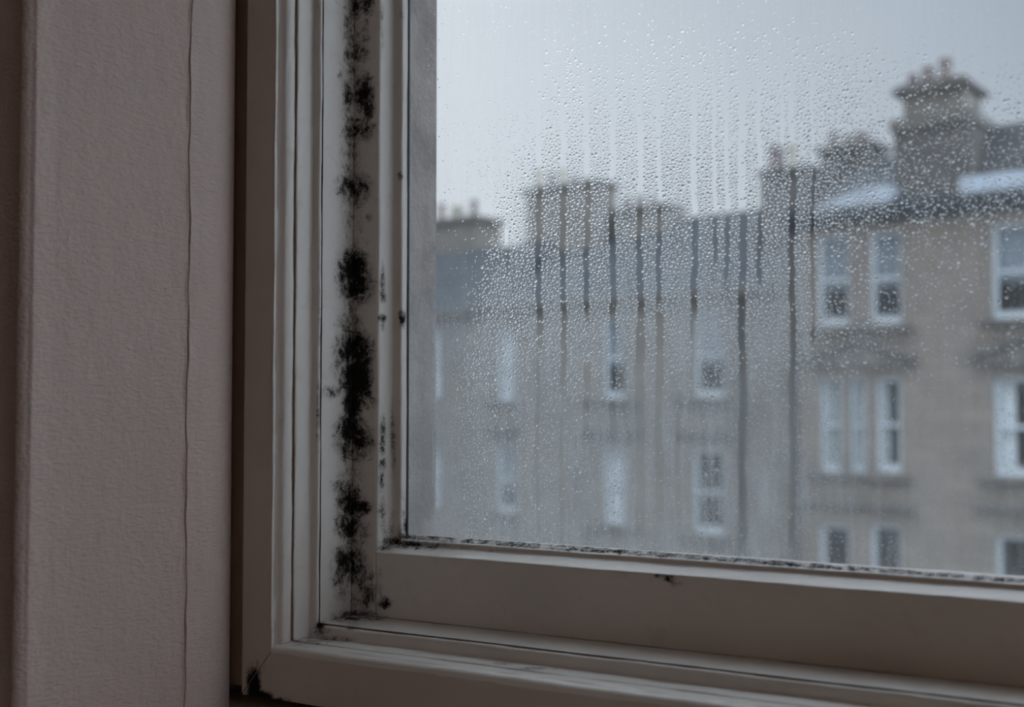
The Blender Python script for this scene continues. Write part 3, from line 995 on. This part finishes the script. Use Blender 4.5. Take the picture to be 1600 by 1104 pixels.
def shell(mb, u0, u1, z0, z1, v0, v1):
    """sides, back and lid of a block whose front stands open"""
    mb.add([T(u0, v0, z0), T(u0, v0, z1), T(u0, v1, z1), T(u0, v1, z0)], [(0, 1, 2, 3)])
    mb.add([T(u1, v0, z0), T(u1, v0, z1), T(u1, v1, z1), T(u1, v1, z0)], [(3, 2, 1, 0)])
    mb.add([T(u0, v1, z0), T(u0, v1, z1), T(u1, v1, z1), T(u1, v1, z0)], [(0, 1, 2, 3)])
    mb.add([T(u0, v0, z1), T(u1, v0, z1), T(u1, v1, z1), T(u0, v1, z1)], [(0, 1, 2, 3)])

def sash_window(par, h, v, mode=None, seed=0):
    """white sash window set in the opening h=(u0,u1,z0,z1); glass and curtains hang under it"""
    a, b, c, d = h[:4]
    r2 = random.Random(seed)
    q = v + .12
    fw = .085
    mb = MB()
    mb.box(a, a + fw, q, q + .08, c, d, T); mb.box(b - fw, b, q, q + .08, c, d, T)
    mb.box(a + fw, b - fw, q, q + .08, c, c + .17, T); mb.box(a + fw, b - fw, q, q + .08, d - .08, d, T)
    zm = (c + d) / 2
    mb.box(a + fw, b - fw, q + .0, q + .08, zm - .035, zm + .035, T)
    w = mb.build('window', M['white_sash'], par)
    mb = MB(); mb.add([T(a + fw, q + .04, c + .17), T(b - fw, q + .04, c + .17), T(b - fw, q + .04, d - .08), T(a + fw, q + .04, d - .08)], [(0, 1, 2, 3)])
    mb.build('pane', M['far_pane'], w)
    if mode == 'curtains':
        mb = MB()
        k = .42 * (b - a - 2 * fw)
        for (s, e) in ((a + fw, a + fw + k * r2.uniform(.7, 1.1)), (b - fw - k * r2.uniform(.5, 1.0), b - fw)):
            n = 10
            pts = [(s + (e - s) * i / n, q + .13 + .03 * (i % 2)) for i in range(n + 1)]
            for (u_, v_), (u2, v2) in zip(pts, pts[1:]):
                mb.add([T(u_, v_, c + .17), T(u2, v2, c + .17), T(u2, v2, d - .1), T(u_, v_, d - .1)], [(0, 1, 2, 3)])
        mb.build('curtain', M['curtain'], w)
    if mode == 'net':
        mb = MB()
        n = 16; s, e = a + fw, b - fw
        pts = [(s + (e - s) * i / n, q + .13 + .03 * (i % 2)) for i in range(n + 1)]
        for (u_, v_), (u2, v2) in zip(pts, pts[1:]):
            mb.add([T(u_, v_, c + .17), T(u2, v2, c + .17), T(u2, v2, d - .1), T(u_, v_, d - .1)], [(0, 1, 2, 3)])
        mb.build('curtain', M['curtain'], w)
    if mode == 'blind':
        mb = MB(); mb.box(a + fw, b - fw, q + .12, q + .125, zm - .2, d - .09, T)
        mb.build('blind', M['blind'], w)
    return w

def hole_px(x0, y0, x1, y1, v=0.0):
    xm = (x0 + x1) / 2; ym = (y0 + y1) / 2
    return (fac(x0, ym, v)[0], fac(x1, ym, v)[0], fac(xm, y1, v)[1], fac(xm, y0, v)[1])

def ledge(name, par, x0, x1, y, hpx, v, out, mat):
    """projecting stone course centred on pixel row y at the middle of x0..x1"""
    xm = (x0 + x1) / 2
    z1 = fac(xm, y - hpx / 2, v)[1]; z0 = fac(xm, y + hpx / 2, v)[1]
    u0 = fac(x0, y, v)[0]; u1 = fac(x1, y, v)[0]
    mb = MB()
    mb.prism_u([(v - out, z0 + (z1 - z0) * .45), (v - out, z1), (v + .02, z1), (v + .02, z0), (v - out * .4, z0)], u0, u1, T)
    return mb.build(name, mat, par)

def pot(par, px, ytop, ybot, v, mat, r=.13):
    u, z1 = fac(px, ytop, v); z0 = fac(px, ybot, v)[1]
    mb = MB()
    h_ = z1 - z0
    mb.lathe(u, v, [(r * 1.05, z0 - .15), (r * 1.05, z0 + .08), (r * .92, z0 + .12), (r * .78, z0 + h_ * .8), (r * .95, z0 + h_ * .86), (r * .95, z1), (r * .6, z1)], 14, T)
    return mb.build('chimney_pot', mat, par, True)

# ---- right hand tenement: three rows of windows, big chimney stacks
def right_block():
    t = empty('tenement_building', T(0, 0, STREET))
    tag(t, 'tall buff sandstone tenement with tall chimney stacks and pedimented windows', 'building')
    def own(o):
        return o
    v = -.35
    u0 = fac(1233, 600, v)[0]; u1 = fac(1600, 600, v)[0] + 5.0
    ztop = fac(1420, 330, v)[1]
    holes = []
    spec = [((1276, 366, 1327, 508), 'blind'), ((1358, 362, 1409, 505), 'blind'), ((1280, 592, 1316, 738), 'curtains'), ((1326, 592, 1354, 738), 'net'), ((1368, 590, 1409, 738), 'curtains'),
            ((1280, 820, 1330, 980), None), ((1360, 820, 1410, 980), None), ((1549, 346, 1640, 498), 'blind'), ((1552, 590, 1640, 745), 'curtains'), ((1556, 838, 1640, 990), None)]
    for s, md in spec: holes.append(hole_px(*s, v))
    mb = wall_holes(u0, u1, STREET, ztop, holes, v)
    shell(mb, u0, u1, STREET, ztop, v, v + 9)
    mb.build('wall', M['sandstone'], t)
    for i, ((s, md), h) in enumerate(zip(spec, holes)): sash_window(t, h, v, md, i)
    # stone margins beside the openings
    for s in ((1266, 360, 1276, 512), (1327, 360, 1358, 510), (1409, 358, 1419, 508), (1316, 588, 1326, 742), (1354, 588, 1368, 742), (1540, 340, 1549, 500)):
        mb = MB(); box_px(mb, *s, v - .03, v + .18, v); mb.build('window_margin', M['margin'], t)
    for (a, b, y) in ((1258, 1428, 516), (1532, 1660, 503), (1262, 1426, 745), (1534, 1660, 752), (1244, 1434, 790), (1528, 1660, 797)):
        ledge('window_sill' if y not in (790, 797) else 'string_course', t, a, b, y, 11, v, .22, M['trim_stone'])
    # pediments over the middle row
    for (a, b, yt, yb) in ((1262, 1428, 532, 574), (1528, 1690, 528, 570)):
        ua, zb = fac(a, yb, v); ub = fac(b, yb, v)[0]; um, zt = fac((a + b) / 2, yt, v)
        mb = MB()
        mb.prism([(ua, zb), (ub, zb), (ub, zb + .10), (um, zt), (ua, zb + .10)], v - .16, v, T)
        mb.prism([(ua - .1, zb + .1), (um, zt + .02), (ub + .1, zb + .1), (ub + .1, zb + .2), (um, zt + .12), (ua - .1, zb + .2)], v - .26, v, T)
        mb.build('pediment', M['trim_stone'], t)
    # cornice and gutter
    zc = fac(1420, 328, v)[1]
    mb = MB(); mb.prism_u([(v - .08, zc - .22), (v - .38, zc), (v - .42, zc + .14), (v + .1, zc + .14), (v + .1, zc - .22)], u0 - .1, u1, T)
    mb.build('cornice', M['iron'], t)
    # downpipe
    ud = fac(1237, 600, v)[0] + .12
    mb = MB(); mb.lathe(ud, v - .1, [(.06, STREET), (.06, zc)], 10, T)
    for k in range(6): mb.lathe(ud, v - .1, [(.085, STREET + 2 * k + .5), (.085, STREET + 2 * k + .62)], 10, T)
    mb.build('downpipe', M['iron'], t)
    # roof: pale lead slope at the front, slate behind
    zr = zc + .14
    zhi = fac(1330, 255, v + 4)[1]
    mb = MB(); mb.prism_u([(v - .3, zr), (v + 4, zhi), (v + 8, zr)], fac(1262, 300, v)[0], fac(1400, 300, v)[0] + .8, T)
    mb.build('roof', M['slate'], t)
    ua, ub = fac(1272, 330, v)[0], fac(1396, 330, v)[0]
    uk = fac(1345, 310, v)[0]
    z1 = fac(1360, 305, v + .8)[1]
    mb = MB()
    mb.prism([(ua, zr), (ub, zr), (ub, z1), (uk, z1 - .05)], v - .25, v + 1.1, T)
    mb.build('dormer_roof', M['lead'], t)
    uq = fac(1518, 250, v + .5)[0]
    zq = fac(1560, 196, v + 1.5)[1]
    mb = MB(); mb.prism_u([(v - .3, zr), (v + .3, zr + .1), (v + 1.5, zq), (v + 6, zq), (v + 8, zr)], uq, u1, T)
    mb.build('roof', M['slate_brown'], t)
    mb = MB(); mb.box(uq, u1, v - .35, v + .35, zr, zr + .35, T); mb.build('lead_gutter', M['lead'], t)
    # big stack
    vs = v + .3
    mb = MB()
    box_px(mb, 1397, 196, 1518, 335, vs, vs + 1.5)
    st = mb.build('chimney_stack', M['sandstone_dark'], t)
    mb = MB(); box_px(mb, 1392, 180, 1522, 197, vs - .12, vs + 1.6, vs); mb.build('ledge', M['trim_stone'], st)
    mb = MB(); box_px(mb, 1408, 136, 1504, 181, vs + .12, vs + 1.3, vs); mb.build('upper_shaft', M['sandstone_grey'], st)
    mb = MB(); box_px(mb, 1394, 131, 1514, 139, vs - .08, vs + 1.5, vs); box_px(mb, 1402, 125, 1506, 132, vs, vs + 1.4, vs); mb.build('cap', M['trim_stone'], st)
    pot(st, 1450, 106, 126, vs + .5, M['clay'], .15); pot(st, 1478, 92, 126, vs + .5, M['clay'], .15); pot(st, 1426, 116, 126, vs + .5, M['clay'], .10)
    # smaller stack
    vs = v + 3
    mb = MB(); box_px(mb, 1284, 233, 1362, 300, vs, vs + 1.0)
    st = mb.build('chimney_stack', M['sandstone_dark'], t)
    mb = MB(); box_px(mb, 1276, 226, 1370, 234, vs - .1, vs + 1.1, vs); mb.build('cap', M['trim_stone'], st)
    for x, y in ((1303, 207), (1326, 212), (1344, 207), (1352, 210)): pot(st, x, y, 227, vs + .4, M['clay'], .13)
    return t
right_block()

def chimney(par, x0, x1, ytop, ybot, v, pots, mat, thick=1.0, r=.12, pm='clay'):
    mb = MB(); box_px(mb, x0, ytop + 7, x1, ybot, v, v + thick)
    st = mb.build('chimney_stack', mat, par)
    mb = MB(); box_px(mb, x0 - 4, ytop, x1 + 4, ytop + 8, v - .1, v + thick + .1, v); mb.build('cap', M['trim_stone'], st)
    for p in pots:
        pot(st, p[0], p[1], ytop + 1, v + thick * .4, M[p[2] if len(p) > 2 else pm], r)
    return st

# ---- long middle tenement
def middle_block():
    t = empty('tenement_building', T(-6, 0, STREET))
    tag(t, 'lower grey sandstone tenement with long slate roof left of the taller one', 'building')
    v = 0.0
    u0 = fac(740, 600, v)[0]; u1 = fac(1233, 600, v)[0]
    ze = fac(1000, 468, v)[1]
    spec = [((775, 514, 804, 626), 'net'), ((941, 496, 975, 622), 'blind'), ((1083, 488, 1131, 620), 'blind'), ((775, 700, 805, 800), 'blind'), ((941, 702, 977, 818), 'net'), ((1081, 704, 1131, 834), None),
            ((776, 880, 806, 980), None), ((941, 900, 978, 1000), None), ((1081, 916, 1131, 1040), None)]
    holes = [hole_px(*s, v) for s, _ in spec]
    mb = wall_holes(u0, u1, STREET, ze, holes, v)
    shell(mb, u0, u1, STREET, ze, v, v + 9)
    mb.build('wall', M['sandstone_grey'], t)
    for i, ((s, md), h) in enumerate(zip(spec, holes)): sash_window(t, h, v, md, 40 + i)
    for (a, b, y) in ((764, 812, 630), (912, 996, 628), (1060, 1142, 627), (766, 812, 806), (926, 996, 825), (1062, 1142, 842)):
        ledge('window_sill', t, a, b, y, 8, v, .16, M['trim_stone'])
    for (a, b, y) in ((764, 814, 672), (912, 996, 678), (1060, 1146, 680)):
        ledge('lintel', t, a, b, y, 8, v, .16, M['trim_stone'])
    mb = MB(); mb.prism_u([(v - .05, ze - .2), (v - .28, ze - .02), (v - .30, ze + .12), (v + .1, ze + .12), (v + .1, ze - .2)], u0, u1, T)
    mb.build('cornice', M['trim_stone'], t)
    zr = fac(1100, 336, v + 3.4)[1]
    uu = fac(790, 400, v)[0]
    mb = MB(); mb.prism_u([(v - .28, ze + .1), (v + 3.4, zr), (v + 4.6, zr), (v + 9, ze)], uu, u1, T)
    # hipped left end
    ul = u0
    zl = fac(770, 378, v + 2.4)[1]
    mb.prism_u([(v - .28, ze + .1), (v + 2.4, zl), (v + 5.6, zl), (v + 9, ze)], ul, uu, T)
    mb.build('roof', M['slate'], t)
    ud = fac(1160, 600, v)[0]
    mb = MB(); mb.lathe(ud, v - .1, [(.05, STREET), (.05, ze)], 10, T); mb.build('downpipe', M['iron'], t)
    chimney(t, 822, 935, 288, 420, v + 2.2, [(842, 264, 'clay_cream'), (862, 270), (880, 264, 'clay_cream'), (898, 276), (917, 282 - 4, 'clay_cream')], M['sandstone_grey'], .9)
    chimney(t, 962, 1040, 322, 420, v + 2.6, [(980, 310), (1000, 306, 'clay'), (1020, 310)], M['sandstone_grey'], .9)
    chimney(t, 1190, 1266, 262, 420, v + 1.4, [(1208, 226, 'clay'), (1218, 230, 'clay'), (1238, 224, 'clay_cream')], M['sandstone_dark'], 2.0)
    return t
middle_block()

# ---- far left block
def left_block():
    t = empty('tenement_building', T(-12, 3, STREET))
    tag(t, 'distant pale gable with thin chimney pots beside the stone jamb', 'building')
    v = 3.0
    u0 = fac(600, 500, v)[0]; u1 = fac(742, 500, v)[0]
    zt = fac(710, 348, v)[1]
    mb = MB(); mb.box(u0, u1, v, v + 1.3, STREET, zt, T)
    mb.build('wall', M['sandstone_grey'], t)
    mb = MB(); mb.box(u0 - .2, u1 + .12, v - .12, v + 1.4, zt, zt + .16, T); mb.build('cap', M['trim_stone'], t)
    for x, y, m_ in ((662, 320, 'clay'), (690, 318, 'clay'), (710, 322, 'clay_cream'), (720, 322, 'clay_cream'), (741, 312, 'clay')):
        pot(t, x, y, 344, v + .5, M[m_], .13)
    v2 = -.0
    t2 = empty('tenement_building', T(-14, 0, STREET))
    tag(t2, 'sandstone tenement half hidden by the stone jamb, slate roof', 'building')
    ua = fac(560, 600, v2)[0]; ub = fac(739, 600, v2)[0]
    ze = fac(700, 492, v2)[1]
    spec = [((662, 512, 688, 622), 'net'), ((662, 700, 688, 790), 'net')]
    holes = [hole_px(*s, v2) for s, _ in spec]
    mb = wall_holes(ua, ub, STREET, ze, holes, v2); shell(mb, ua, ub, STREET, ze, v2, v2 + 2.9); mb.build('wall', M['sandstone_grey'], t2)
    for i, ((s, md), h) in enumerate(zip(spec, holes)): sash_window(t2, h, v2, md, 80 + i)
    zz = fac(700, 395, 2.2)[1]
    mb = MB(); mb.prism_u([(-.25, ze), (2.2, zz), (2.9, zz), (2.9, ze)], ua, ub, T); mb.build('roof', M['slate'], t2)
    mb = MB(); mb.prism_u([(v2 - .05, ze - .2), (v2 - .28, ze - .02), (v2 - .30, ze + .12), (v2 + .1, ze + .12), (v2 + .1, ze - .2)], ua, ub, T); mb.build('cornice', M['trim_stone'], t2)
left_block()

# street floor
mb = MB(); mb.box(-60, 60, .2, 60, STREET - .3, STREET - .002)
o = mb.build('road', M['asphalt']); tag(o, 'wet asphalt street far below the window', 'road', kind='structure')

# hang parts of Empties in place: the meshes above are written in world coordinates
bpy.context.view_layer.update()
for o in list(scn.objects):
    if o.type == 'EMPTY' and o.name.startswith('tenement_building'):
        for c in o.children:
            c.matrix_parent_inverse = o.matrix_world.inverted()
